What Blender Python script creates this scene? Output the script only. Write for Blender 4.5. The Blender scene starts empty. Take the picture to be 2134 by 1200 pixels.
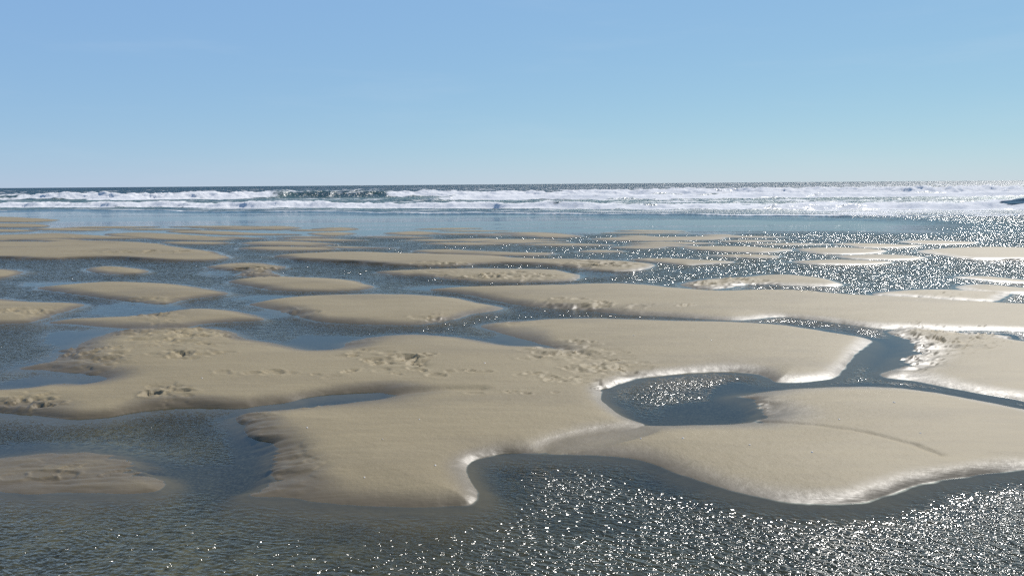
import bpy, math
import numpy as np
from mathutils import Vector, Matrix

rng = np.random.default_rng(7)
scene = bpy.context.scene
COL = scene.collection

# ------------------------------------------------------------------ camera
CAM_H, F, W, H = 1.6, 1541.0, 2134.0, 1200.0
HORIZON = 384.0
ROLL = math.atan(16.0 / 2134.0)
PITCH = math.atan((H / 2 - HORIZON) * math.cos(ROLL) / F)
fwd = np.array([0, math.cos(PITCH), -math.sin(PITCH)])
r0 = np.array([1.0, 0, 0]); u0 = np.array([0, math.sin(PITCH), math.cos(PITCH)])
rgt = math.cos(ROLL) * r0 - math.sin(ROLL) * u0
upv = math.sin(ROLL) * r0 + math.cos(ROLL) * u0

def ground(px, py, z=0.0):
    """photograph pixel -> point on the level z (metres, camera foot at the origin)"""
    px = np.asarray(px, float); py = np.asarray(py, float)
    d = fwd + np.multiply.outer((px - W / 2) / F, rgt) + np.multiply.outer((H / 2 - py) / F, upv)
    t = (z - CAM_H) / d[..., 2]
    return d[..., 0] * t, d[..., 1] * t

def pixel(X, Y):
    px_ = X * rgt[0] + Y * rgt[1] - CAM_H * rgt[2]
    py_ = X * upv[0] + Y * upv[1] - CAM_H * upv[2]
    dp = X * fwd[0] + Y * fwd[1] - CAM_H * fwd[2]
    return W / 2 + F * px_ / dp, H / 2 - F * py_ / dp

cam = bpy.data.cameras.new("camera")
cam.sensor_width = 36.0; cam.lens = F / W * 36.0
cam.clip_start = 0.05; cam.clip_end = 30000
co = bpy.data.objects.new("camera", cam); COL.objects.link(co)
M = Matrix(((rgt[0], upv[0], -fwd[0], 0), (rgt[1], upv[1], -fwd[1], 0), (rgt[2], upv[2], -fwd[2], CAM_H), (0, 0, 0, 1)))
co.matrix_world = M
scene.camera = co

# ------------------------------------------------------------------ numpy noise
def _hash(ix, iy, seed):
    h = (ix.astype(np.int64) * 374761393 + iy.astype(np.int64) * 668265263 + seed * 974634777) & 0xFFFFFFFF
    h = ((h ^ (h >> 13)) * 1274126177) & 0xFFFFFFFF
    return ((h ^ (h >> 16)) & 0xFFFFFF) / float(0xFFFFFF)

def noise(x, y, seed=0):
    """smooth value noise, about -1..1"""
    x, y = np.broadcast_arrays(np.asarray(x, float), np.asarray(y, float))
    ix = np.floor(x); iy = np.floor(y); fx = x - ix; fy = y - iy
    fx = fx * fx * fx * (fx * (fx * 6 - 15) + 10); fy = fy * fy * fy * (fy * (fy * 6 - 15) + 10)
    a = _hash(ix, iy, seed); b = _hash(ix + 1, iy, seed); c = _hash(ix, iy + 1, seed); d = _hash(ix + 1, iy + 1, seed)
    return ((a * (1 - fx) + b * fx) * (1 - fy) + (c * (1 - fx) + d * fx) * fy) * 2 - 1

def fbm(x, y, seed=0, oct=4, gain=.5):
    s = 0; a = 1; t = 0
    for o in range(oct):
        s = s + a * noise(x * 2 ** o + 17.3 * o, y * 2 ** o + 9.1 * o, seed + o); t += a; a *= gain
    return s / t

def sstep(a, b, x):
    t = np.clip((x - a) / (b - a), 0, 1); return t * t * (3 - 2 * t)

# ------------------------------------------------------------------ node helpers
def mat(name):
    m = bpy.data.materials.new(name); m.use_nodes = True
    m.node_tree.nodes.clear(); return m, m.node_tree

class NT:
    def __init__(s, t): s.t = t
    def n(s, typ, **k):
        x = s.t.nodes.new(typ)
        for a, b in k.items(): setattr(x, a, b)
        return x
    def set(s, sock, v):
        if isinstance(v, bpy.types.NodeSocket): s.t.links.new(v, sock)
        elif v is not None:
            if isinstance(v, (tuple, list)) and len(v) == 3 and sock.type == 'RGBA': v = (*v, 1)
            sock.default_value = v
    def math(s, op, a, b=None, c=None, clamp=False):
        x = s.n('ShaderNodeMath', operation=op, use_clamp=clamp)
        s.set(x.inputs[0], a); s.set(x.inputs[1], b); s.set(x.inputs[2], c); return x.outputs[0]
    def vmath(s, op, a, b=None):
        x = s.n('ShaderNodeVectorMath', operation=op)
        s.set(x.inputs[0], a)
        if b is not None: s.set(x.inputs[1], b)
        return x.outputs[0]
    def mixc(s, f, a, b):
        x = s.n('ShaderNodeMix', data_type='RGBA'); s.set(x.inputs['Factor'], f)
        s.set(x.inputs[6], a); s.set(x.inputs[7], b); return x.outputs[2]
    def mixf(s, f, a, b):
        x = s.n('ShaderNodeMix', data_type='FLOAT'); s.set(x.inputs[0], f)
        s.set(x.inputs[2], a); s.set(x.inputs[3], b); return x.outputs[0]
    def ramp(s, v, a, b, lo=0.0, hi=1.0, kind='SMOOTHSTEP'):
        x = s.n('ShaderNodeMapRange', interpolation_type=kind)
        s.set(x.inputs[0], v); s.set(x.inputs[1], a); s.set(x.inputs[2], b); s.set(x.inputs[3], lo); s.set(x.inputs[4], hi)
        return x.outputs[0]
    def noise(s, vec, scale, detail=2.0, rough=.5):
        x = s.n('ShaderNodeTexNoise'); s.set(x.inputs['Vector'], vec)
        x.inputs['Scale'].default_value = scale; x.inputs['Detail'].default_value = detail
        x.inputs['Roughness'].default_value = rough; return x.outputs[0]
    def attr(s, name):
        return s.n('ShaderNodeAttribute', attribute_name=name).outputs['Fac']

# ------------------------------------------------------------------ sand material
def sand_material():
    m, t = mat("sand"); k = NT(t)
    geo = k.n('ShaderNodeNewGeometry'); pos = geo.outputs['Position']
    sep = k.n('ShaderNodeSeparateXYZ'); k.set(sep.inputs[0], pos); z = sep.outputs[2]
    stretched = k.vmath('MULTIPLY', pos, (0.35, 1.0, 1.0))
    nb = k.noise(stretched, 2.2, 4, .6); nf = k.noise(pos, 34, 3, .6)
    grain = k.noise(pos, 420, 2, .7)
    streak = k.noise(k.vmath('MULTIPLY', pos, (1.3, 9.0, 1.0)), 1.6, 4, .65)
    shore = k.attr('shore')
    zz = k.math('ADD', shore, k.math('MULTIPLY', k.math('SUBTRACT', nb, .5), .12))
    zz = k.math('ADD', zz, k.math('MULTIPLY', k.math('SUBTRACT', nf, .5), .035))
    wet = k.ramp(zz, 0.0, .22, .95, 0.0)
    top = k.mixc(k.ramp(nb, .3, .7), SAND_A, SAND_B)
    top = k.mixc(k.ramp(streak, .35, .75, 0, .55), top, SAND_C)
    damp = k.noise(stretched, .9, 5, .62)
    top = k.mixc(k.ramp(damp, .47, .70, 0, .75), top, (.170, .134, .080))
    top = k.mixc(k.ramp(grain, .25, .8, 0, .45), top, SAND_G)
    wetc = k.mixc(nf, (.145, .110, .060), (.100, .076, .042))
    col = k.mixc(wet, top, wetc)
    # channel floor: mottled bed, light lost in deeper water painted into its colour
    deep_bed = k.mixc(k.noise(pos, 9, 4, .7), (.020, .021, .016), (.050, .048, .035))
    deep_bed = k.mixc(k.ramp(k.noise(pos, 60, 3, .7), .42, .68), deep_bed, (.085, .080, .058))
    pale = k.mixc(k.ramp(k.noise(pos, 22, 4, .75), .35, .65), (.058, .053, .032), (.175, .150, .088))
    deep_bed = k.mixc(k.math('MULTIPLY', k.attr('pale'), k.ramp(k.noise(pos, 1.4, 3, .6), .30, .60)), deep_bed, pale)
    col = k.mixc(k.ramp(z, -.006, -.050), col, deep_bed)
    rough = k.mixf(wet, .66, k.ramp(nf, .25, .75, .42, .49))
    b = k.n('ShaderNodeBsdfPrincipled')
    k.set(b.inputs['Base Color'], col); k.set(b.inputs['Roughness'], rough)
    k.set(b.inputs['Specular IOR Level'], k.math('MULTIPLY', k.mixf(wet, SPEC_DRY, .5), k.ramp(z, -.003, .001)))   # no gloss where water covers the grains
    hgt = k.math('MULTIPLY', k.math('SUBTRACT', 1.0, k.math('MULTIPLY', wet, .8)), k.math('ADD', k.math('MULTIPLY', grain, .0005), k.math('MULTIPLY', nf, .003)))
    hgt = k.math('ADD', hgt, k.math('MULTIPLY', streak, .004))
    bp = k.n('ShaderNodeBump'); bp.inputs['Strength'].default_value = 1.0; bp.inputs['Distance'].default_value = 1.0
    k.set(bp.inputs['Height'], hgt); k.set(b.inputs['Normal'], bp.outputs[0])
    o = k.n('ShaderNodeOutputMaterial'); t.links.new(b.outputs[0], o.inputs[0]); return m

SAND_A = (.247, .193, .104); SAND_B = (.286, .227, .126); SAND_C = (.212, .165, .092); SAND_G = (.32, .262, .152)
SPEC_DRY = .35

# ------------------------------------------------------------------ water material
def water_material():
    m, t = mat("water"); k = NT(t)
    geo = k.n('ShaderNodeNewGeometry'); pos = geo.outputs['Position']
    sep = k.n('ShaderNodeSeparateXYZ'); k.set(sep.inputs[0], pos); y = sep.outputs[1]
    rip = k.attr('ripple'); foam = k.attr('foam')
    rot = k.n('ShaderNodeVectorRotate', rotation_type='Z_AXIS'); k.set(rot.inputs['Vector'], pos); rot.inputs['Angle'].default_value = .22
    warp = k.n('ShaderNodeTexNoise'); k.set(warp.inputs['Vector'], pos); warp.inputs['Scale'].default_value = 2.3
    wv = k.n('ShaderNodeVectorMath', operation='MULTIPLY_ADD'); k.set(wv.inputs[0], warp.outputs['Color']); wv.inputs[1].default_value = (.12, .12, 0); k.set(wv.inputs[2], rot.outputs[0])
    p = k.vmath('MULTIPLY', wv.outputs[0], (.58, 1.0, .0))
    def slopes(scale, eps, detail):
        h0 = k.noise(p, scale, detail, .55)
        hx = k.noise(k.vmath('ADD', p, (eps, 0, 0)), scale, detail, .55)
        hy = k.noise(k.vmath('ADD', p, (0, eps, 0)), scale, detail, .55)
        inv = 1.0 / (eps * scale)
        return k.math('MULTIPLY', k.math('SUBTRACT', hx, h0), inv), k.math('MULTIPLY', k.math('SUBTRACT', hy, h0), inv)
    fx, fy = slopes(46, .002, 1.4)          # capillary ripples, ~2 cm
    mx, my = slopes(9.0, .009, 2.0)         # wind ripples, ~11 cm
    cx, cy = slopes(0.9, .06, 3.0)          # chop out at sea
    s1 = k.ramp(y, 4, 14); s2 = k.ramp(y, 35, 60)
    gx, gy = slopes(24, .004, 1.0)          # a longer set under the capillaries
    fx = k.math('ADD', k.math('MULTIPLY', fx, .9), k.math('MULTIPLY', gx, .35)); fy = k.math('ADD', k.math('MULTIPLY', fy, .9), k.math('MULTIPLY', gy, .35))
    sx = k.mixf(s2, k.mixf(s1, fx, k.math('ADD', k.math('MULTIPLY', fx, .4), mx)), k.math('MULTIPLY', k.math('ADD', k.math('MULTIPLY', mx, .7), cx), 1.35))
    sy = k.mixf(s2, k.mixf(s1, fy, k.math('ADD', k.math('MULTIPLY', fy, .4), my)), k.math('MULTIPLY', k.math('ADD', k.math('MULTIPLY', my, .7), cy), 1.35))
    amp = k.math('MULTIPLY', k.math('MULTIPLY', rip, RIPPLE), k.mixf(k.ramp(y, 6, 11), 1.0, k.mixf(k.ramp(y, 24, 40), .84, 1.0)))
    cmb = k.n('ShaderNodeCombineXYZ')
    k.set(cmb.inputs[0], k.math('MULTIPLY', k.math('MULTIPLY', sx, amp), -1.0)); k.set(cmb.inputs[1], k.math('MULTIPLY', k.math('MULTIPLY', sy, amp), -1.0))
    nrm = k.vmath('NORMALIZE', k.vmath('ADD', geo.outputs['Normal'], cmb.outputs[0]))
    fr = k.n('ShaderNodeFresnel'); k.set(fr.inputs['IOR'], k.mixf(geo.outputs['Backfacing'], 1.38, 1 / 1.38)); k.set(fr.inputs['Normal'], nrm)
    gl = k.n('ShaderNodeBsdfGlossy', distribution='BECKMANN'); k.set(gl.inputs['Normal'], nrm); k.set(gl.inputs['Roughness'], k.mixf(k.ramp(rip, .05, .5), .02, k.mixf(k.ramp(y, 27, 45), k.mixf(k.ramp(y, 4, 16), WROUGH, .16), .42)))
    tr = k.n('ShaderNodeBsdfTransparent'); k.set(tr.inputs[0], (.84, .88, .84))
    body = k.n('ShaderNodeBsdfDiffuse'); k.set(body.inputs[0], k.mixc(k.attr('turbid_glow'), (.012, .040, .050), (.085, .150, .135)))  # surf colour: suspended sand, with sunlight through the waves painted in
    deep = k.ramp(y, 30, 48)
    mb = k.n('ShaderNodeMixShader'); k.set(mb.inputs[0], deep); t.links.new(tr.outputs[0], mb.inputs[1]); t.links.new(body.outputs[0], mb.inputs[2])
    mw = k.n('ShaderNodeMixShader'); k.set(mw.inputs[0], fr.outputs[0]); t.links.new(mb.outputs[0], mw.inputs[1]); t.links.new(gl.outputs[0], mw.inputs[2])
    # foam
    lace = k.noise(k.vmath('MULTIPLY', pos, (.6, 1.0, 1.0)), 2.6, 5, .7)
    ff = k.math('ADD', foam, k.math('MULTIPLY', k.math('SUBTRACT', lace, .5), .9))
    fac = k.math('MULTIPLY', k.ramp(ff, .30, .58), k.ramp(foam, .02, .15))
    dif = k.n('ShaderNodeBsdfDiffuse'); k.set(dif.inputs[0], (.95, .945, .93))
    trl = k.n('ShaderNodeBsdfTranslucent'); k.set(trl.inputs[0], (.92, .94, .94))
    bp = k.n('ShaderNodeBump'); bp.inputs['Strength'].default_value = .8; bp.inputs['Distance'].default_value = .075
    k.set(bp.inputs['Normal'], k.vmath('NORMALIZE', k.vmath('ADD', geo.outputs['Normal'], (0, 0, .5))))
    k.set(bp.inputs['Height'], k.noise(pos, 3.0, 5, .65)); k.set(dif.inputs['Normal'], bp.outputs[0])
    mf = k.n('ShaderNodeMixShader'); mf.inputs[0].default_value = .22; t.links.new(dif.outputs[0], mf.inputs[1]); t.links.new(trl.outputs[0], mf.inputs[2])
    ms = k.n('ShaderNodeMixShader'); k.set(ms.inputs[0], fac); t.links.new(mw.outputs[0], ms.inputs[1]); t.links.new(mf.outputs[0], ms.inputs[2])
    o = k.n('ShaderNodeOutputMaterial'); t.links.new(ms.outputs[0], o.inputs[0]); return m

RIPPLE = 1.15; WROUGH = .16
SAND = sand_material(); WATER = water_material()

# ------------------------------------------------------------------ mesh partition
def build_from_grid(name, V, N, mask, material, attrs=None):
    """one mesh from the cells of a structured grid (rows, cols, 3) where mask (rows-1, cols-1) holds"""
    R, C = V.shape[:2]
    i, j = np.nonzero(mask)
    q = np.stack([i * C + j, i * C + j + 1, (i + 1) * C + j + 1, (i + 1) * C + j], 1)
    used = np.unique(q); remap = np.full(R * C, -1, np.int64); remap[used] = np.arange(len(used))
    q = remap[q].astype(np.int32)
    me = bpy.data.meshes.new(name)
    vs = V.reshape(-1, 3)[used]
    me.vertices.add(len(vs)); me.vertices.foreach_set('co', vs.astype(np.float32).ravel())
    me.loops.add(q.size); me.loops.foreach_set('vertex_index', q.ravel())
    me.polygons.add(len(q)); me.polygons.foreach_set('loop_start', np.arange(0, q.size, 4, dtype=np.int32))
    me.update(calc_edges=True)
    me.polygons.foreach_set('use_smooth', np.ones(len(q), bool))
    for an, arr in (attrs or {}).items():
        a = me.attributes.new(an, 'FLOAT', 'POINT'); a.data.foreach_set('value', arr.reshape(-1)[used].astype(np.float32))
    if N is not None: me.normals_split_custom_set_from_vertices(N.reshape(-1, 3)[used])
    me.materials.append(material)
    ob = bpy.data.objects.new(name, me); COL.objects.link(ob); return ob

def grid_normals(V):
    dr = np.gradient(V, axis=0); dc = np.gradient(V, axis=1)
    n = np.cross(dc, dr); n *= np.sign(n[..., 2:3] + 1e-12)
    return n / np.linalg.norm(n, axis=2, keepdims=True)

def tag(o, label=None, cat=None, group=None, kind=None):
    for a, b in (('label', label), ('category', cat), ('group', group), ('kind', kind)):
        if b: o[a] = b
    return o

# ------------------------------------------------------------------ sandbars: outlines at the waterline (photograph pixels)
BARS = [
 ("largest foreground sandbar with a blunt bright right end and a ragged left tip", .062,
  [(-90,812),(0,812),(60,808),(120,800),(180,800),(222,789),(185,780),(130,775),(95,771),(38,769),(100,753),(130,735),(160,720),(205,700),(250,689),(300,685),(380,683),(440,684),(480,690),(510,705),(550,711),(600,721),(640,729),(690,728),(718,722),(722,713),(750,706),(800,700),(835,697),(880,697),(950,702),(1010,712),(1060,720),(1120,722),(1180,728),(1260,735),(1340,755),(1380,775),(1310,792),(1262,806),(1252,822),(1258,840),(1278,856),(1305,872),(1340,885),(1310,899),(1250,907),(1200,918),(1150,932),(1110,943),(1050,945),(1000,955),(975,968),(970,985),(985,1010),(992,1030),(985,1045),(960,1053),(850,1058),(700,1050),(600,1040),(525,1032),(548,1022),(566,1000),(572,980),(562,955),(560,930),(545,910),(520,890),(493,873),(510,864),(600,853),(700,843),(780,833),(802,828),(800,822),(780,817),(700,821),(640,828),(600,838),(540,845),(500,850),(400,848),(330,852),(270,860),(230,868),(180,872),(140,872),(80,865),(0,858),(-90,855)]),
 ("broad tan sandbar beyond the round sparkling pool, glossy at its right end", .058,
  [(1000,680),(1040,672),(1100,668),(1150,665),(1250,664),(1400,668),(1550,672),(1650,680),(1730,693),(1790,702),(1815,709),(1806,720),(1784,736),(1775,750),(1758,770),(1738,786),(1690,794),(1640,797),(1612,795),(1598,786),(1570,778),(1500,774),(1400,780),(1320,790),(1255,810),(1215,790),(1190,755),(1160,728),(1128,718),(1080,704),(1030,690)]),
 ("right foreground sandbar with a faint crease across its pale top", .060,
  [(1530,826),(1562,822),(1620,814),(1700,808),(1780,806),(1860,808),(1950,818),(2040,835),(2134,853),(2260,880),(2260,990),(2134,978),(2080,985),(2020,993),(1960,1000),(1900,1012),(1850,1030),(1810,1044),(1740,1050),(1660,1046),(1580,1035),(1500,1015),(1420,990),(1370,970),(1330,958),(1280,950),(1200,946),(1150,941),(1190,922),(1250,909),(1320,895),(1345,888),(1400,887),(1480,885),(1560,882),(1582,877),(1606,860),(1590,850),(1572,838),(1550,830)]),
 ("pale sandbar at the right edge with a bright dimpled wet left flank", .058,
  [(1850,692),(1900,684),(1960,690),(2050,696),(2098,699),(2112,708),(2150,712),(2260,716),(2260,862),(2134,835),(2060,822),(1980,808),(1900,793),(1850,787),(1835,780),(1868,766),(1893,747),(1903,728),(1890,710)]),
 ("very long smooth sandbar reaching the right edge, with a straight dark near bank", .060,
  [(900,604),(960,600),(1040,598),(1150,594),(1250,590),(1330,592),(1420,600),(1500,606),(1600,604),(1680,607),(1760,613),(1830,616),(1900,619),(2000,626),(2134,633),(2260,637),(2260,698),(2134,690),(2050,688),(1950,687),(1870,686),(1800,680),(1740,672),(1680,665),(1620,660),(1560,666),(1510,667),(1400,660),(1300,655),(1200,645),(1120,640),(1050,630),(980,615),(930,607)]),
 ("small pale sandbar with dimpled left side lying just beyond the very long smooth bar", .045,
  [(1415,592),(1470,582),(1540,578),(1600,573),(1660,574),(1710,580),(1758,592),(1740,596),(1700,596),(1620,594),(1560,593),(1500,602),(1440,600)]),
 ("bright wet sandbar tapering left against the far side of the very long bar", .040,
  [(1815,612),(1870,606),(1950,603),(2050,607),(2100,612),(2090,622),(2070,628),(1990,625),(1900,619),(1830,616)]),
 ("pinkish rippled sandbar at the right frame edge, below a thin white sand spit", .035,
  [(1990,597),(2050,592),(2134,600),(2260,607),(2260,616),(2134,612),(2080,612),(2020,606)]),
 ("thin white sand spit reaching in from the right edge amid dense sun sparkle", .030,
  [(1980,577),(2050,575),(2134,583),(2260,590),(2260,596),(2134,590),(2050,585),(2000,580)]),
 ("lens shaped middle sandbar with a ragged left tip and a bright pointed right tip", .058,
  [(520,635),(560,626),(620,620),(700,615),(780,613),(860,614),(940,620),(1000,632),(1048,641),(1030,648),(980,655),(950,665),(900,673),(850,677),(760,675),(670,670),(630,662),(580,650),(540,640)]),
 ("oval sandbar with a white pointed right end, just beyond the lens shaped middle bar", .050,
  [(475,587),(520,581),(600,577),(680,580),(730,584),(760,592),(782,598),(750,604),(700,607),(620,607),(560,603),(510,595)]),
 ("short lumpy sandbar pitted all over its near side, left of the middle", .040,
  [(430,556),(480,549),(540,548),(575,553),(590,558),(570,565),(592,575),(540,578),(490,575),(500,566),(460,562)]),
 ("flat distant sandbar with a crumbly near edge and rounded white right end", .045,
  [(780,567),(860,563),(960,560),(1050,560),(1150,563),(1195,570),(1212,580),(1180,586),(1100,588),(1000,587),(940,582),(880,576),(820,573)]),
 ("longest distant sandbar across the middle, tan with a crumbled bright right end", .048,
  [(570,534),(640,528),(740,525),(850,528),(1000,532),(1080,538),(1160,540),(1260,542),(1330,547),(1365,552),(1340,562),(1280,566),(1220,562),(1160,555),(1080,550),(1000,550),(940,555),(880,555),(800,552),(720,547),(640,543),(610,540)]),
 ("slim tan sandbar with a dark near line just beyond the longest distant bar", .035,
  [(860,523),(930,520),(1000,523),(1080,526),(1155,528),(1120,533),(1060,533),(980,531),(900,528)]),
 ("small bright sandbar off the right tip of the longest distant bar", .035,
  [(1310,541),(1380,538),(1450,541),(1530,546),(1480,550),(1430,553),(1390,549),(1350,545)]),
 ("flat tan sandbar with a white edge right of centre in the far channels", .032,
  [(1420,516),(1480,513),(1560,514),(1620,518),(1655,521),(1600,527),(1540,526),(1480,523)]),
 ("narrow bright crumbly sand strip below the flat tan bar right of centre", .022,
  [(1470,532),(1550,530),(1630,533),(1610,538),(1540,537)]),
 ("pale pointed sandbar between two thin white strips at right", .032,
  [(1660,520),(1720,516),(1780,517),(1850,523),(1800,529),(1740,530),(1690,527)]),
 ("pale sand strip with a dark near line below the pale pointed bar at right", .026,
  [(1740,533),(1830,530),(1890,532),(1930,536),(1900,541),(1830,541),(1770,539)]),
 ("lowest of the stacked pale sand strips at right, tapering at both ends", .030,
  [(1655,545),(1720,541),(1800,543),(1865,547),(1830,551),(1740,552),(1680,550)]),
 ("white gleaming sandbar far out at the right frame edge", .040,
  [(1905,524),(1960,518),(2050,515),(2134,516),(2260,519),(2260,544),(2134,541),(2050,541),(2000,538),(1960,532)]),
 ("thin pale sand strip above the pale pointed bar at right", .024,
  [(1740,508),(1800,507),(1870,509),(1920,512),(1880,516),(1800,516),(1770,512)]),
 ("farthest thin white sand strip at right, in the sparkling water", .018,
  [(1870,503),(1940,501),(2040,505),(2000,509),(1930,509)]),
 ("faint low sand strip right of centre, left of the flat tan bar", .020,
  [(1270,516),(1320,513),(1390,515),(1340,519)]),
 ("small curved sand strip beyond the right half of the longest distant bar", .020,
  [(1200,524),(1250,521),(1300,524),(1250,527)]),
 ("large flat tan sandbar at the left frame edge with a long dark near edge", .045,
  [(-90,507),(0,504),(80,505),(150,502),(250,503),(330,508),(380,516),(440,524),(470,533),(478,538),(440,543),(380,544),(300,542),(240,538),(180,537),(100,540),(0,538),(-90,537)]),
 ("farthest grey sandbar at the left frame edge, against the smooth blue wet flat", .030,
  [(-90,452),(0,452),(60,454),(125,459),(60,463),(0,463),(-90,463)]),
 ("grey brown sand strip at the left edge, second nearest the smooth blue flat", .026,
  [(-90,467),(0,466),(70,467),(105,471),(60,474),(-90,474)]),
 ("low tan sandbar just beyond the large flat bar at the left edge", .030,
  [(-90,492),(30,489),(120,486),(210,491),(300,496),(220,499),(120,499),(40,501),(-90,502)]),
 ("tan sand strip just beyond the right half of the large flat left bar", .028,
  [(215,489),(300,485),(400,490),(490,497),(450,502),(380,501),(300,497)]),
 ("slim tan sand strip beyond all the other tan strips at left", .026,
  [(340,483),(420,481),(500,484),(570,489),(500,491),(420,488)]),
 ("short tan sand strip beyond the far right tip of the large left bar", .024,
  [(335,505),(420,504),(480,506),(440,510),(370,509)]),
 ("upper of two stacked tan sand strips with white right tips, left of centre", .028,
  [(500,507),(560,503),(640,504),(702,509),(640,512),(560,512)]),
 ("lower of two stacked tan sand strips with white right tips, left of centre", .028,
  [(490,518),(560,514),(640,515),(705,519),(640,523),(560,522)]),
 ("faint tan sand sliver above the two stacked strips left of centre", .022,
  [(640,487),(700,484),(748,487),(690,492)]),
 ("low grey sand patch at the edge of the smooth blue flat, left of centre", .022,
  [(520,475),(580,471),(632,475),(570,480)]),
 ("low grey brown sand patch at the edge of the blue flat, nearer the centre", .022,
  [(648,477),(720,474),(752,478),(690,482)]),
 ("thin pale sand streak under the blue flat just left of the centre", .020,
  [(800,486),(870,482),(925,487),(850,491)]),
 ("pinkish sand strip with a white right tip under the blue flat at the centre", .026,
  [(1060,487),(1120,484),(1215,492),(1150,496),(1080,491)]),
 ("long low sand strip under the blue flat right of centre, beside sparkling water", .022,
  [(1230,497),(1340,494),(1480,494),(1505,499),(1380,502),(1270,501)]),
 ("faint sand sliver in dark rippled water beyond the slim tan bar", .018,
  [(935,499),(1020,497),(1040,500),(980,504)]),
 ("small island sandbar alone in the dark rippled channel at left", .040,
  [(183,565),(200,557),(240,555),(280,559),(308,566),(285,571),(230,571)]),
 ("short sandbar tip with a white rim cut by the left frame edge", .040,
  [(-90,562),(0,561),(40,564),(53,569),(30,575),(0,580),(-90,588)]),
 ("lens shaped sandbar at left with pointed tips and a straight white lower right rim", .055,
  [(75,601),(130,595),(200,590),(260,588),(340,591),(410,598),(475,612),(440,618),(390,624),(340,634),(290,630),(220,622),(140,611)]),
 ("sandbar at the left edge with a dark bank behind and a thin white tip", .050,
  [(-90,622),(0,622),(60,629),(150,631),(178,636),(150,645),(120,655),(90,664),(60,672),(0,675),(-90,678)]),
 ("slender sandbar with a dark curved near bank touching the largest foreground bar", .050,
  [(100,673),(150,664),(200,662),(280,658),(330,652),(380,645),(430,643),(490,648),(546,661),(540,668),(470,671),(420,676),(380,684),(300,686),(220,682),(150,676)]),
 ("low pitted brown sandbar in the bottom left corner with a rounded near bank", .045,
  [(-90,962),(0,956),(80,949),(150,946),(220,955),(280,966),(325,985),(340,1003),(320,1024),(250,1030),(150,1030),(60,1027),(0,1022),(-90,1018)]),
]
STREAK = "thin wet sand streak among the far channels, just short of the smooth blue flat"
STRIPS = []
for x0, x1, yy, th, tl in [(60,235,478,4,1),(-90,80,481,4,0),(130,335,475,2.6,-2),(380,565,495,3.6,2),(570,770,500,3.6,1),(750,905,494,3,1),(880,1065,508,3.6,1),(1000,1195,503,3,2),
        (1075,1290,510,3.6,1),(1300,1500,507,3.4,0),(1490,1640,503,3,-1),(1560,1725,509,3,0),(-90,60,497,3,0),(640,830,515,3,2),(300,420,478,2.6,1),(420,600,478,2.4,-1),(860,1010,478,2.4,-2),(1250,1440,486,2.4,-1)]:
    STRIPS.append((x0, x1, yy, th, tl))
for _ in range(30):
    yy = 463 + 50 * rng.random(); x0 = rng.uniform(-60, 1050) if _ % 4 else rng.uniform(900, 1500); th = 1.6 + (yy - 463) * .035 + rng.random()
    if yy < 478 and x0 > 420: yy += 17
    STRIPS.append((x0, x0 + rng.uniform(60, 240), yy, th, rng.uniform(-1.5, 2)))
for x0, x1, yy, th, tl in STRIPS:
    xm = x0 + (x1 - x0) * (.42 + .2 * rng.random()); L = x1 - x0
    BARS.append((STREAK, .020, [(x0, yy), (x0 + .22 * L, yy - .6 * th + tl * .3), (xm, yy - th * .8 + tl * .5), (x0 + .8 * L, yy - .5 * th + tl * .8), (x1, yy + tl), (x0 + .75 * L, yy + .5 * th + tl * .8), (xm, yy + th * .7 + tl * .5), (x0 + .2 * L, yy + .4 * th + tl * .2)]))

def run_on(P):
    """bars cut by the frame carry on beyond it"""
    out = []
    for i, p in enumerate(P):
        q = P[(i + 1) % len(P)]; out.append(p)
        for edge, step in ((2260, 130), (-90, -100)):
            if p[0] == edge and q[0] == edge:
                far_ = [(edge + step * k, .5 * (p[1] + q[1]) + (p[1] - q[1]) * .5 * (1 - (k / 6) ** 3 * .8)) for k in range(1, 6)]
                back = [(edge + step * k, .5 * (p[1] + q[1]) - (p[1] - q[1]) * .5 * (1 - (k / 6) ** 3 * .8)) for k in range(5, 0, -1)]
                out += far_ + back
    return out

def catmull(P, n=5):
    P = run_on(P)
    P = np.array(P, float); out = []
    for i in range(len(P)):
        p0, p1, p2, p3 = P[i - 1], P[i], P[(i + 1) % len(P)], P[(i + 2) % len(P)]
        for t in np.arange(n) / n:
            out.append(.5 * (2 * p1 + (p2 - p0) * t + (2 * p0 - 5 * p1 + 4 * p2 - p3) * t * t + (3 * p1 - p0 - 3 * p2 + p3) * t ** 3))
    return np.array(out)

# ------------------------------------------------------------------ the shared grid of the flat
core = np.arange(-.78, .7801, .0021)
out_ = .78 + .0021 * np.cumsum(1.13 ** np.arange(1, 44))
U = np.concatenate([-out_[::-1], core, out_])
PYS = np.concatenate([np.arange(1420, 1080, -2.4), np.arange(1080, 620, -1.9), np.arange(620, 560, -1.0), np.arange(560, 436, -.36)])
YR = CAM_H / np.tan(PITCH + np.arctan((PYS - H / 2) / F))
YR = np.concatenate([YR, np.linspace(YR[-1] + 1, 140, 30)])
X = YR[:, None] * U[None, :]; Y = np.repeat(YR[:, None], len(U), 1)
PX, PY = pixel(X, Y)
R, C = X.shape

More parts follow.
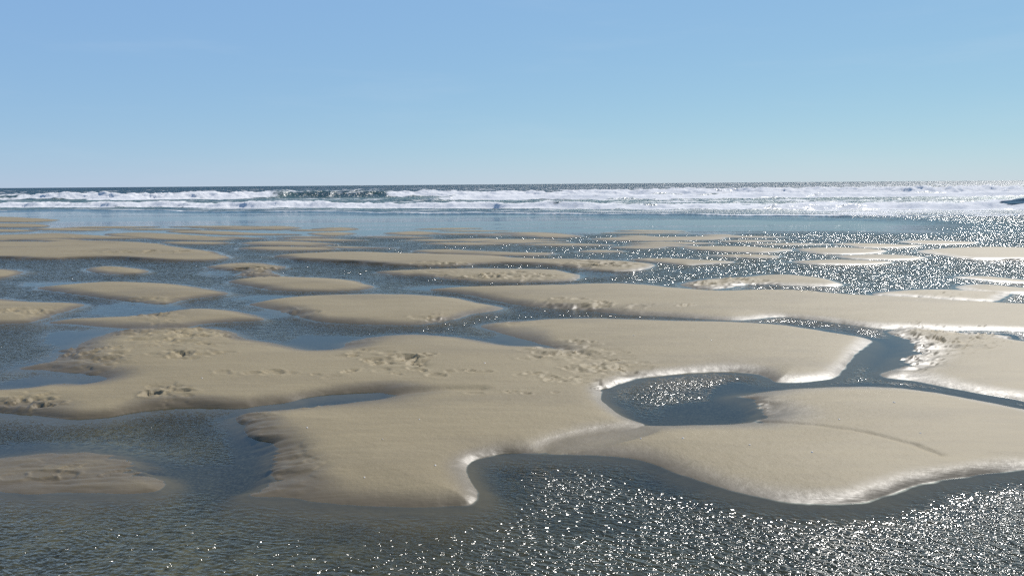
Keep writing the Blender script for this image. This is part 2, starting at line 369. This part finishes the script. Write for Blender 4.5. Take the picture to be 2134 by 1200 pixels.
S = np.full((R, C), -9.0)          # signed distance (metres) to the nearest bar, inside positive
OWN = np.full((R, C), -1, np.int32)
HM = np.full((R, C), .05)
OX = np.zeros((R, C)); OY = np.zeros((R, C))
wob = fbm(X * 5, Y * 5, 3, 4)
for bi, (label, hm, poly) in enumerate(BARS):
    P = catmull(poly, 4)
    gx, gy = ground(P[:, 0], P[:, 1]); A = np.stack([gx, gy], 1)
    mg = .9
    rows = np.nonzero((YR > gy.min() - mg) & (YR < gy.max() + mg))[0]
    if not len(rows): continue
    sl = slice(rows[0], rows[-1] + 1)
    xs = X[sl]; ys = Y[sl]
    sel = (xs > gx.min() - mg) & (xs < gx.max() + mg)
    qx = xs[sel]; qy = ys[sel]
    best = np.full(len(qx), 1e9); bx = np.zeros(len(qx)); by = np.zeros(len(qx)); ins = np.zeros(len(qx), bool)
    for a, b in zip(A, np.roll(A, -1, 0)):
        ex, ey = b - a; L = ex * ex + ey * ey
        if L < 1e-10: continue
        t = np.clip(((qx - a[0]) * ex + (qy - a[1]) * ey) / L, 0, 1)
        dx = a[0] + t * ex - qx; dy = a[1] + t * ey - qy; dd = dx * dx + dy * dy
        c = dd < best
        best[c] = dd[c]; bx[c] = dx[c]; by[c] = dy[c]
        if (a[1] > b[1]) or (a[1] < b[1]):
            cr = ((a[1] > qy) != (b[1] > qy)) & (qx < ex * (qy - a[1]) / ey + a[0]); ins ^= cr
    d = np.sqrt(best) * np.where(ins, 1, -1)
    ln = np.maximum(np.sqrt(best), 1e-6); sg = np.where(ins, 1, -1)
    cur = S[sl][sel]; win = d > cur
    tmp = S[sl]; q = tmp[sel]; q[win] = d[win]; tmp[sel] = q
    for arr, val in ((OWN, np.full(len(d), bi)), (HM, np.full(len(d), hm)), (OX, bx / ln * sg), (OY, by / ln * sg)):
        v = arr[sl]; q = v[sel]; q[win] = val[win]; v[sel] = q

# pitted / crumbled places (photograph pixels: centre, radii, strength in metres, edge raggedness in metres)
LUMPS = [(360,705,150,26,.022,.05),(180,750,110,30,.020,.10),(390,745,70,14,.024,0),(840,765,60,20,.030,0),(760,745,60,16,.014,0),(1190,742,90,24,.022,0),
 (1270,775,90,22,.020,0),(1190,800,90,12,.010,0),(540,905,60,50,.010,.06),(600,975,80,50,.010,.09),(150,985,190,40,.006,.17),(60,845,80,18,.022,0),
 (350,830,60,22,.020,0),(1950,715,120,30,.030,.05),(1900,755,60,26,.026,.08),(2060,700,80,10,.022,0),(1580,850,50,25,.012,.08),(590,656,70,12,.020,.06),
 (930,668,50,10,.018,.03),(1180,640,70,10,.020,.05),(1520,592,90,10,.022,.06),(1640,605,70,8,.016,0),(530,566,50,12,.030,.06),(1050,580,140,6,.020,.06),(920,570,140,6,.012,.04),
 (1240,555,110,8,.024,.05),(1370,541,60,5,.018,.04),(960,553,120,4,.014,.05),(330,628,70,8,.018,.05),(330,660,70,16,.018,.04),(90,655,90,10,.018,.04),
 (280,530,160,5,.014,0),(410,493,50,6,.016,.05),(170,497,60,4,.014,0),(2010,615,100,8,.016,.04),(740,712,50,8,.012,.05),(1060,676,60,8,.014,.05),(1550,534,80,4,.016,.04),(230,560,40,5,.014,0)]
LMP = np.zeros((R, C)); RAG = np.zeros((R, C))
for cx, cy, rx, ry, am, rg in LUMPS:
    e = np.exp(-1.2 * (((PX - cx) / rx) ** 2 + ((PY - cy) / ry) ** 2) ** 1.5)
    LMP = np.maximum(LMP, am * e); RAG = np.maximum(RAG, rg * e)
def ridged(x, y, seed):
    return 1 - np.abs(fbm(x, y, seed, 3)) * 2.2

# ragged margins: current-combed teeth in the lumpy places, faint wobble elsewhere
scale_ = np.clip(Y / 8, .6, 2.2)
S = S + wob * .018 * scale_ + RAG * (fbm(X * 1.3 + Y * .5, Y * 5.5 - X * .9, 11, 4, .75) * 2.2)
S = S + .07 * sstep(9, 14, Y) * fbm(X * .7, Y * 2.4, 15, 4) * 1.4
steep = sstep(.62, .90, OX * -.45 + OY * -.89)
leftish = sstep(.5, .95, OX * -.95 + OY * .3)
def box(a, r, n=3):
    for _ in range(n):
        for ax in (0, 1):
            p = np.pad(a, [(r + 1, r) if q == ax else (0, 0) for q in (0, 1)], mode='edge')
            c = np.cumsum(p, axis=ax)
            a = (c[2 * r + 1:] - c[:-2 * r - 1]) / (2 * r + 1) if ax == 0 else (c[:, 2 * r + 1:] - c[:, :-2 * r - 1]) / (2 * r + 1)
    return a
steep = box(steep * sstep(4.1, 4.7, Y), 12); leftish = box(leftish, 12)
sunny = box(sstep(.15, .7, OX * .85 + OY * -.5), 10)
w = .26 * (1 - leftish) + .30 * leftish
w = (w * (1 - sunny) + .09 * sunny) * np.clip(Y / 7, .75, 1.5)
w = w * (1 - steep) + .028 * steep
DAMP = np.zeros((R, C))
for cx, cy, rx, ry, a in [(140,990,260,55,.9),(540,905,70,60,.7),(590,1010,110,40,.9),(310,695,190,22,.5),(170,745,110,32,.7),(60,850,130,14,.6),(350,845,90,20,.5),(1120,695,60,16,.7),(600,652,70,14,.7),(1100,640,120,12,.5),(730,715,90,14,.5),(860,820,130,14,.6),(540,566,60,12,.6),(60,626,120,8,.8)]:
    DAMP = np.maximum(DAMP, a * np.exp(-(((PX - cx) / rx) ** 2 + ((PY - cy) / ry) ** 2) ** 1.5))
DAMP = np.maximum(DAMP, .75 * sstep(12, 20, Y) * sstep(-.25, .35, fbm(X * .35, Y * .9, 79, 4)) * sstep(9, 1, X))
HM = box(HM, 8) * (.70 + .35 * sstep(7, 12, Y)) * (1 - .55 * np.exp(-(((PX - 120) / 280) ** 2 + ((PY - 990) / 60) ** 2) ** 2))
def blur(a, n):
    for _ in range(n):
        p = np.pad(a, 1, mode='edge')
        a = (p[:-2, 1:-1] + p[2:, 1:-1] + p[1:-1, :-2] + p[1:-1, 2:] + 2 * a) / 6
    return a
und = fbm(X * .55, Y * .9, 21, 3)
top = HM * (1 - np.exp(-np.maximum(S, 0) / w)) * (1 + .22 * und)
top += np.clip(S, 0, .8) * .012
DEEP = .075 + .03 * fbm(X * .4, Y * .4, 31, 2)
wd = .16 + .10 * sstep(-.3, .4, fbm(X * .7, Y * .7, 5, 2)) + .14 * box(sstep(.2, .8, OX * .35 + OY * -.93), 12) * sstep(9, 5, Y)
bot = -DEEP * (1 - np.exp(np.minimum(S, 0) / wd))
Z = np.where(S > 0, top, bot)
# low damp shelf joining the two foreground bars
shx = (PX - 1245) + 3.1 * (PY - 917); sh = np.exp(-((shx / 95) ** 2 + ((PY - 917) / 30) ** 2) ** 2)
Z = Z * (1 - sh) + sh * (.006 + .004 * fbm(X * 3, Y * 6, 33, 3)); S_SHELF = sh > .35
# faint crease on the right foreground bar, a cut in front of the tongue pool
def crease(pts, depth, wid):
    g = np.array([ground(a, b) for a, b in pts]); d = np.full(X.shape, 9.0)
    for a, b in zip(g[:-1], g[1:]):
        e = b - a; t = np.clip(((X - a[0]) * e[0] + (Y - a[1]) * e[1]) / (e @ e), 0, 1)
        d = np.minimum(d, np.hypot(X - a[0] - t * e[0], Y - a[1] - t * e[1]))
    return -depth * np.exp(-(d / wid) ** 2)
Z += crease([(1585,880),(1700,897),(1800,915),(1900,940),(1955,960)], .010, .03) * (1 + .5 * wob)
Z += crease([(800,825),(850,822),(930,818),(1000,820)], .022, .06)
on = sstep(-.05, .10, S)
pit = fbm(X * 5.0 + .7 * fbm(X * 5, Y * 5, 40, 2), Y * 9.5, 41, 3) * 1.6
lum = LMP * .75 * (-1.0 * sstep(.0, .28, pit) + .7 * np.clip(-pit, -.1, .7) + .30 * fbm(X * 11, Y * 17, 43, 3))
DENTS = [(840,762,60,18,26),(760,745,50,14,10),(1185,742,90,22,34),(1275,775,90,20,26),(1190,800,90,10,14),(1110,830,130,6,8),(390,745,60,10,16),(360,703,140,20,44),(200,735,90,22,26),(350,832,60,18,18),(60,845,70,14,16),(130,985,120,18,12),
         (1950,712,110,24,60),(1895,752,50,22,36),(2065,700,80,9,26),(930,668,50,7,10),(1520,592,90,8,30),(1640,607,70,5,16),(530,567,50,10,40),(1050,580,150,5,40),(1240,557,110,6,30),(960,553,110,3,24),(290,528,160,5,24),(90,655,80,8,16),(330,662,60,10,14),(1180,642,70,7,18),(590,655,60,8,14),(1330,645,150,3,12),(950,788,200,7,16),(560,788,160,7,12),(640,850,30,4,6)]
for cx, cy, rx, ry, nn in DENTS:
    a_ = rng.normal(size=(nn, 2)) * .55
    gx, gy = ground(cx + a_[:, 0] * rx, cy + a_[:, 1] * ry)
    for x0, y0 in zip(gx[:int(len(gx) * .7)], gy):
        f = np.clip(y0 / 7, .7, 1.7); ra = (.05 + .07 * rng.random()) * f; rb = ra * (.40 + .35 * rng.random()); th = rng.normal() * .45; dp = (.0055 + .0105 * rng.random() ** 2) * f
        i0, i1 = np.searchsorted(YR, (y0 - 3 * ra, y0 + 3 * ra))
        if i1 - i0 < 2: continue
        j0, j1 = np.searchsorted(U, ((x0 - 3 * ra) / y0, (x0 + 3 * ra) / y0)); q = (slice(i0, i1), slice(j0, j1))
        dx = X[q] - x0; dy = Y[q] - y0; u_ = dx * math.cos(th) + dy * math.sin(th); v_ = -dx * math.sin(th) + dy * math.cos(th)
        r_ = np.hypot(u_ / ra, v_ / rb) * (1 + .25 * noise(X[q] * 14, Y[q] * 14, 47))
        lum[q] = np.minimum(lum[q], 0) * 0 + lum[q] - dp * (1 - sstep(.70, 1.0, r_)) + .45 * dp * np.exp(-((r_ - 1.15) / .22) ** 2)
ZP = Z; Z = Z + np.where(S > -.05, lum * on, 0); Z = np.where((S > .03) & (Z < .006), np.minimum(ZP, .006), Z)
# small scour marks and drift relief everywhere on the bars
Z += on * (.0022 * fbm(X * 2.5, Y * 7, 51, 4) + .0012 * fbm(X * 14, Y * 22, 53, 3))
# rippled bed under water
Z += (1 - on) * .006 * fbm(X * 5, Y * 9, 61, 3)
far = sstep(24, 30, Y); Z = Z * (1 - far) + far * np.where(S > 0, Z, -.04)
Z -= sstep(40, 140, Y) * 3.0
V = np.stack([X, Y, Z], 2); N = grid_normals(V)
# land / bed partition
near_bar = S > -(.03 + .004 * Y)
own = np.where(near_bar, OWN, -1)
cell = np.maximum.reduce([own[:-1, :-1], own[1:, :-1], own[:-1, 1:], own[1:, 1:]])
PALE = np.maximum(np.exp(-(((PX - 250) / 620) ** 2 + ((PY - 1150) / 110) ** 2) ** 2), .8 * np.exp(-(((PX - 270) / 170) ** 2 + ((PY - 905) / 40) ** 2) ** 2))
PALE = np.maximum(PALE, .35 * np.exp(-(((PX - 1000) / 500) ** 2 + ((PY - 1170) / 70) ** 2) ** 2))
SH = {'pale': PALE, 'shore': np.clip(np.where(S_SHELF, np.clip(S, .07, .08), S / (1 - .30 * sunny + 1.3 * leftish)) * (1 - .82 * DAMP), -2, 2)}
for bi, (label, hm, poly) in enumerate(BARS):
    mk = cell == bi
    if mk.sum() > 4:                                   # keep the largest connected piece, stray cells go to the bed
        i, j = np.nonzero(mk); sub = mk[i.min():i.max() + 1, j.min():j.max() + 1]
        lab = np.where(sub, np.arange(1, sub.size + 1).reshape(sub.shape), 0)
        while True:
            p = np.pad(lab, 1); n_ = np.maximum.reduce([p[1:-1, 1:-1], p[:-2, 1:-1], p[2:, 1:-1], p[1:-1, :-2], p[1:-1, 2:]]); n_ = np.where(sub, n_, 0)
            if (n_ == lab).all(): break
            lab = n_
        ids, ct = np.unique(lab[lab > 0], return_counts=True); keep = lab == ids[ct.argmax()]
        mk = np.zeros_like(mk); mk[i.min():i.max() + 1, j.min():j.max() + 1] = keep
        cell[(cell == bi) & ~mk] = -1
    if mk.sum() < 4: print("EMPTY BAR", label); continue
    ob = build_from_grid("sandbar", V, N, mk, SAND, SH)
    tag(ob, label, 'sandbar', 'sandbars left bare by the low tide')

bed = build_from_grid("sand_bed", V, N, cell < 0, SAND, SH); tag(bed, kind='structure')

# broken shell scattered on the bare sand
def shell_mesh(seed):
    r = np.random.default_rng(seed); vs = []; fs = []
    for i in range(5):
        for j in range(10):
            a = 2 * math.pi * j / 10; q = i / 4 * (1 + .10 * r.normal()); vs.append((math.cos(a) * q, math.sin(a) * q * .75, .55 * (1 - q * q) + .04 * math.cos(5 * a) * q))
    for i in range(4):
        for j in range(10): fs.append((i * 10 + j, i * 10 + (j + 1) % 10, (i + 1) * 10 + (j + 1) % 10, (i + 1) * 10 + j))
    me = bpy.data.meshes.new("shell"); me.from_pydata(vs, [], fs); me.polygons.foreach_set('use_smooth', [True] * len(fs)); return me
sm, st_ = mat("shell"); sk = NT(st_); sb = sk.n('ShaderNodeBsdfPrincipled'); so_ = sk.n('ShaderNodeOutputMaterial')
sk.set(sb.inputs['Base Color'], sk.mixc(sk.noise(sk.n('ShaderNodeTexCoord').outputs['Object'], 3, 3), (.80, .76, .70), (.60, .53, .46))); sk.set(sb.inputs['Roughness'], .25); st_.links.new(sb.outputs[0], so_.inputs[0])
SHELLS = [(873,890),(797,933),(1226,968),(1420,929),(1747,888),(1860,852),(1560,945),(1108,1010),(640,905),(905,985),(1480,720),(1320,710),(1010,770),(420,800),(1690,960),(1915,918),(1335,925),(760,1010)]
me_s = [shell_mesh(q) for q in range(3)]
for q_ in me_s: q_.materials.append(sm)
for q, (px_, py_) in enumerate(SHELLS):
    gx, gy = ground(px_, py_); i = min(np.searchsorted(YR, gy), R - 1); j = np.searchsorted(U, gx / gy)
    ob = bpy.data.objects.new("shell", me_s[q % 3]); COL.objects.link(ob)
    ob.location = (X[i, j], Y[i, j], Z[i, j] + .0005); f = .0055 + .005 * rng.random(); ob.scale = (f, f, f); ob.rotation_euler = (rng.normal() * .3, rng.normal() * .3, rng.random() * 6)
    tag(ob, "tiny white speck of shell lying on bare tan sand", 'shell', 'shell bits scattered on the sandbars')

# ground sheet below everything, to the horizon
gm = bpy.data.meshes.new("ground")
B = 9000
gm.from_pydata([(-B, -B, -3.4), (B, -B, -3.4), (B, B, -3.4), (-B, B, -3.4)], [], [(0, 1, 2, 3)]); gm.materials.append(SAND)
go = bpy.data.objects.new("ground", gm); COL.objects.link(go); tag(go, kind='structure')

# ------------------------------------------------------------------ water in the channels and pools
CALM = [(535,930,62,95,1),(455,1000,130,38,.9),(90,940,230,24,.9),(1500,862,160,30,1),(1545,838,75,45,1),(1840,735,75,42,1),(1740,690,60,12,.6),(670,835,170,20,1),(675,712,95,18,1),(1080,708,70,14,1),(190,712,130,34,1),(60,760,80,12,.5),(110,798,140,16,1),
 (565,655,55,12,.9),(280,645,130,20,.9),(150,593,130,7,.9),(570,622,110,9,.9),(450,570,45,8,.8),(920,600,90,7,.9),(1240,573,70,8,.8),(1560,618,100,10,.9),(1500,600,80,8,.8),(1010,650,70,10,.5),
 (1230,1095,120,26,.35),(1450,1010,200,20,.5),(1700,818,400,12,.4),(2000,830,200,14,.8),(2000,940,40,20,0),(2090,700,40,8,.6),(1190,600,90,4,.7),(700,606,120,4,.5),(480,600,60,10,.5)]
calm = np.zeros((R, C))
for cx, cy, rx, ry, a in CALM:
    r = np.hypot((PX - cx) / rx, (PY - cy) / ry) + .25 * fbm(X * 3, Y * 3, 71, 3)
    calm = np.maximum(calm, a * (1 - sstep(.65, 1.15, r)))
rip = (1 - calm) * sstep(0, .16 + .30 * sstep(9, 4, Y), -S)
rip *= .80 + .35 * fbm(X * .9, Y * 1.6, 73, 3)
flat_band = sstep(22.0, 24.5, Y + 2.2 * fbm(X * .22, Y * .7, 75, 3))
rip = rip * (1 - flat_band)
streaks = .02 + sstep(-.1, .5, fbm(X * .05, Y * .7, 77, 4)) * .13
rip = np.maximum(rip, flat_band * (streaks + sstep(12, 20, X + 3 * fbm(X * .2, Y * .8, 78, 3)) * .75))
rip = np.clip(rip, 0, 1.2)
YSEA = 26.0
wr = int(np.searchsorted(YR, YSEA)); YSEA = YR[wr]
VW = np.stack([X, Y, np.zeros_like(X)], 2)[:wr + 1]
ob = build_from_grid("water", VW, None, np.ones((wr, C - 1), bool), WATER, {'ripple': rip[:wr + 1], 'foam': np.zeros((wr + 1, C)), 'turbid_glow': np.zeros((wr + 1, C))})
tag(ob, kind='structure')

# ------------------------------------------------------------------ the sea and its breakers
YS = np.concatenate([np.arange(YSEA, 125, .2), 125 * (9000 / 125) ** (np.arange(1, 331) / 330.)])
U2 = np.concatenate([-out_[::-1], np.arange(-.78, .7801, .0021), out_])
XS = YS[:, None] * U2[None, :]; YY = np.repeat(YS[:, None], len(U2), 1)
fade = sstep(0, 4, YY - YSEA)
far_ = sstep(95, 130, YY)
px_at = lambda x, y: W / 2 + F * x / y
# main breaker
pxm = px_at(XS, 100)
Ym = 100 + .04 * XS + 2.5 * noise(XS / 22, 0 * XS, 81) + .8 * noise(XS / 5, 0 * XS, 82)
Am = np.interp(pxm, [-800, 40, 60, 250, 330, 520, 590, 700, 850, 1000, 1200, 1500, 1800, 2134, 3000], [.9, .70, .72, .85, .72, .95, 1.10, .98, .80, .72, .74, .85, .85, .80, .8])
Am = .92 * Am * (1 + .14 * noise(XS / 6, 0 * XS, 83) + .08 * noise(XS / 1.7, 0 * XS, 84))
brk = np.interp(pxm, [-800, 18, 32, 52, 66, 520, 570, 640, 800, 835, 3000], [1, 1, 0, 0, 1, 1, .55, .12, .12, 1, 1])
s = YY - Ym
prof_m = np.where(s < 0, np.exp(-(s / 1.5) ** 2), np.exp(-(s / 4.0) ** 2))
z = Am * prof_m
foam = brk * sstep(-4.0, -1.8, s + 1.8 * noise(XS / 4, YY / 3, 85)) * (1 - sstep(.6, 1.8, s)) * 1.0
foam = np.maximum(foam, (1 - brk) * np.exp(-((s - .2) / .35) ** 2) * .8 * (noise(XS / 3, 0 * XS, 86) > -.3))
foam = np.maximum(foam, (1 - brk) * sstep(.25, .6, fbm(XS / 9, YY / 1.2, 87, 3)) * (s < -1.2) * (s > -9) * .55)
# second bore on the right half
Y2 = 76 + .03 * XS + 2.0 * noise(XS / 14, 0 * XS, 91) + .6 * noise(XS / 3.5, 0 * XS, 92)
A2 = .42 * sstep(-14, -4, XS) * (1 + .3 * noise(XS / 4, 0 * XS, 93))
s2 = YY - Y2
z = z + A2 * np.where(s2 < 0, np.exp(-(s2 / .9) ** 2), np.exp(-(s2 / 3.5) ** 2))
foam = np.maximum(foam, sstep(-14, -4, XS) * sstep(-2.2, -.8, s2) * (1 - sstep(1.5, 4.5, s2)) * (.85 + .3 * noise(XS / 3, YY / 1.5, 94)))
# inner bore
Yi = np.interp(XS, [-150, -60, -38, 0, 15, 30, 120], [74, 66, 63, 50, 44.5, 41, 36]) + 1.0 * noise(XS / 7, 0 * XS, 95) + .4 * noise(XS / 1.6, 0 * XS, 96)
Ai = np.interp(XS, [-80, -40, -20, 0, 20, 60], [.28, .32, .36, .34, .30, .30]) * (1 + .30 * noise(XS / 3, 0 * XS, 97))
si = YY - Yi
hole = .7 * np.exp(-((XS - 3.0) / 1.3) ** 2 - ((si - .1 + .25 * noise(XS / .5, YY / .5, 100)) / .45) ** 2) + .9 * np.exp(-((XS - 8.5) / 1.2) ** 2 - (si / .3) ** 2)
z = z + Ai * np.where(si < 0, np.exp(-(si / .5) ** 2), np.exp(-(si / 3.0) ** 2))
foam = np.maximum(foam, sstep(-1.8, -.6, si) * (1 - sstep(1.5, 4.0, si + 1.5 * noise(XS / 3, YY / 2, 98))) * (1 - np.clip(hole, 0, 1)))
lace = fbm(XS / 5, YY / 1.1, 99, 4)
btw = (si > 2) * (YY < Ym)
foam = np.maximum(foam, btw * (.02 + .50 * sstep(.10, .5, lace) + .16 * sstep(-10, 10, XS)))
# dark standing wave face at the right of the surf
Yd = 43.2 - .10 * (XS - 29) + .2 * noise(XS / 1.2, 0 * XS, 101)
sd = YY - Yd; mdk = sstep(27.2, 31.0, XS) * (1 - sstep(36, 40, XS))
z = z + .36 * mdk * (1 + .15 * noise(XS / 1.6, 0 * XS, 102)) * np.where(sd < 0, np.exp(-(sd / .55) ** 2), np.exp(-(sd / 2.0) ** 2))
foam = foam * (1 - .95 * sstep(.02, .25, mdk) * sstep(-1.5, -.9, sd + .3 * noise(XS / .7, YY / .4, 103)) * (1 - sstep(-.05, .3, sd + .25 * noise(XS / .8, YY / .5, 104))))
# swash lines running out over the flat
Yw = np.interp(XS, [-120, -60, -31, 0, 12, 22, 60], [60, 56, 52, 40, 36, 33, 30]) + .9 * noise(XS / 4, 0 * XS, 111) + .35 * noise(XS / 1.1, 0 * XS, 112)
sw = YY - Yw
z = z + .05 * np.where(sw < 0, np.exp(-(sw / .15) ** 2), np.exp(-(sw / 2.5) ** 2))
foam = np.maximum(foam, np.exp(-((sw - .25) / .35) ** 2) * np.clip(.55 + .25 * noise(XS / 5, 0 * XS, 113) + .3 * sstep(-25, 5, XS), 0, 1))
foam = np.maximum(foam, (sw > 0) * (si < -.5) * (.18 + .40 * sstep(-.1, .5, fbm(XS / 3, YY / .5, 114, 4)) + .12 * sstep(0, 14, XS)))
for q, (off, x0) in enumerate(((-2.6, 2), (-4.6, 9), (-6.4, 12))):
    so = YY - (Yw + off + .6 * noise(XS / 3, 0 * XS, 120 + q)); mm = sstep(x0, x0 + 5, XS)
    z = z + .03 * mm * np.exp(-(so / .35) ** 2); foam = np.maximum(foam, mm * .42 * np.exp(-((so - .1) / .25) ** 2))
# open water
open_ = sstep(3, 9, s)
chop = fbm(XS / 9, YY / 5, 131, 4)
swell = np.sin((YY + 6 * noise(XS / 40, YY / 60, 133)) / 4.5) * (.55 + .45 * noise(XS / 30, YY / 25, 134))
dist = np.clip((YY - 90) / 300, 0, 1)
z = z + open_ * (.26 * chop + .22 * swell * (1 - .6 * dist))
cap = sstep(.36, .55, fbm(XS / 5, YY / 3.2, 135, 3) + .12 * swell + .06 * sstep(0, 60, XS / YY * 90)) * open_ * (1 - sstep(260, 600, YY))
foam = np.maximum(foam, cap * .75)
# texture of the tumbling foam
tumble = fbm(XS / 1.3, YY / .8, 141, 5, .65) + .25 * np.maximum(fbm(XS / 5, YY / 2, 142, 3), 0)
z = z + np.clip(foam, 0, 1) * (.42 * tumble * sstep(-5, -1, s) * (1 - sstep(2, 5, s)) +  .19 * tumble * (si > -1.2) * (YY < 90) + .03 * tumble * (YY < 60))
z = z * fade
foam = np.clip(foam * (1 - .45 * sstep(.05, .45, fbm(XS / 6, YY / 1.6, 145, 4))), 0, 1) * fade
ripS = np.clip(.05 + .95 * sstep(0, 1.5, sw), 0, 1)
ripS = ripS * (.85 + .3 * fbm(XS / 6, YY / 3, 151, 3))
pre = sw < 0
st2 = .02 + sstep(-.1, .5, fbm(XS * .05, YY * .7, 77, 4)) * .13
ripS = np.where(pre, np.maximum(np.interp(YY, [YSEA, YSEA + .1], [0, 0]), st2 + sstep(13, 21, XS + 3 * fbm(XS * .2, YY * .8, 78, 3)) * .75), ripS)
dk = np.clip(mdk * (sd > -2.5) * (sd < 1.5), 0, 1); ripS = ripS * (1 - .95 * sstep(0, .12, dk))
VS = np.stack([XS, YY, z], 2); NS = grid_normals(VS)
WV = [("long white breaker tumbling along the left half of the horizon", (np.abs(s + 1.2) < 3.6) & (XS < -33.5)),
      ("smooth green unbroken wave face between two stretches of white foam", (np.abs(s + .6) < 3.4) & (XS >= -33.5) & (XS < -15.1)),
      ("foaming breaker along the right half, nearest the open sea", (np.abs(s + 1.2) < 3.8) & (XS >= -15.1)),
      ("white bore in the middle of the surf on the right half", (np.abs(s2) < 2.8) & (XS > -12)),
      ("low dark steep wave face at the right frame edge in the surf", (mdk > .06) & (sd > -1.2) & (sd < 1.2)),
      ("low white bore nearest the shore, running the whole width of the beach", (si > -1.6) & (si < 2.4))]
wid = np.full(XS.shape, -1)
for q in (3, 5, 0, 1, 2, 4): wid = np.where(WV[q][1], q, wid)
cellw = wid[:-1, :-1]
at = {'ripple': ripS, 'foam': foam, 'turbid_glow': np.clip((1 - sstep(0, .12, dk)) * (1 - open_) * (.5 + .5 * sstep(0, 6, sw)) * (.6 + .5 * fbm(XS / 5, YY / 3, 152, 3)), 0, 1)}  # pale surf water with painted backlight; left out on the shaded wave face
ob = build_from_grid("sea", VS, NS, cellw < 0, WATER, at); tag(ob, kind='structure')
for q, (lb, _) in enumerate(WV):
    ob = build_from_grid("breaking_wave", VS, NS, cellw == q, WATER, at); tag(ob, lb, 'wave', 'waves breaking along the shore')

# ------------------------------------------------------------------ light
SUN_EL, SUN_AZ = math.radians(42), math.radians(37)
sv = Vector((math.sin(SUN_AZ) * math.cos(SUN_EL), math.cos(SUN_AZ) * math.cos(SUN_EL), math.sin(SUN_EL)))
sun = bpy.data.lights.new("sun", 'SUN'); sun.energy = 4.8; sun.angle = math.radians(.53); sun.color = (1, .96, .90)
so = bpy.data.objects.new("sun", sun); COL.objects.link(so); so.rotation_euler = sv.to_track_quat('Z', 'Y').to_euler(); so.location = (20, 20, 30)
world = bpy.data.worlds.new("World"); scene.world = world; world.use_nodes = True
wt = world.node_tree; wt.nodes.clear()
sky = wt.nodes.new('ShaderNodeTexSky'); sky.sky_type = 'NISHITA'; sky.sun_disc = False
sky.sun_elevation = SUN_EL; sky.sun_rotation = SUN_AZ
sky.altitude = 0; sky.air_density = 1.0; sky.dust_density = 0.0; sky.ozone_density = 6.0
bg = wt.nodes.new('ShaderNodeBackground'); bg.inputs[1].default_value = .11
wo = wt.nodes.new('ShaderNodeOutputWorld')
veil = wt.nodes.new('ShaderNodeVectorMath'); veil.operation = 'MULTIPLY_ADD'      # thin even sea haze over the clear-air sky
veil.inputs[1].default_value = (.37, .35, .10); veil.inputs[2].default_value = (.172 / .11, .308 / .11, .655 / .11)
wt.links.new(sky.outputs[0], veil.inputs[0])
wk = NT(wt); tc = wk.n('ShaderNodeTexCoord'); sz = wk.n('ShaderNodeSeparateXYZ'); wk.set(sz.inputs[0], tc.outputs['Generated'])
wisp = wk.noise(wk.vmath('MULTIPLY', tc.outputs['Generated'], (1.2, 1.2, 9.0)), 2.6, 6, .6)      # barely visible high cirrus
wsk = wk.mixc(wk.ramp(wisp, .50, .80, 0, .10), veil.outputs[0], (.62 / .11, .72 / .11, .82 / .11))
wk.set(bg.inputs[0], wk.mixc(wk.ramp(sz.outputs[2], .28, .75, 1.0, .1), sky.outputs[0], wsk))
wt.links.new(bg.outputs[0], wo.inputs[0])
scene.view_settings.view_transform = 'Standard'; scene.view_settings.look = 'None'
scene.view_settings.exposure = 0.0; scene.view_settings.gamma = 1.0
scene.cycles.max_bounces = 6; scene.cycles.transparent_max_bounces = 8
scene.cycles.use_denoising = False
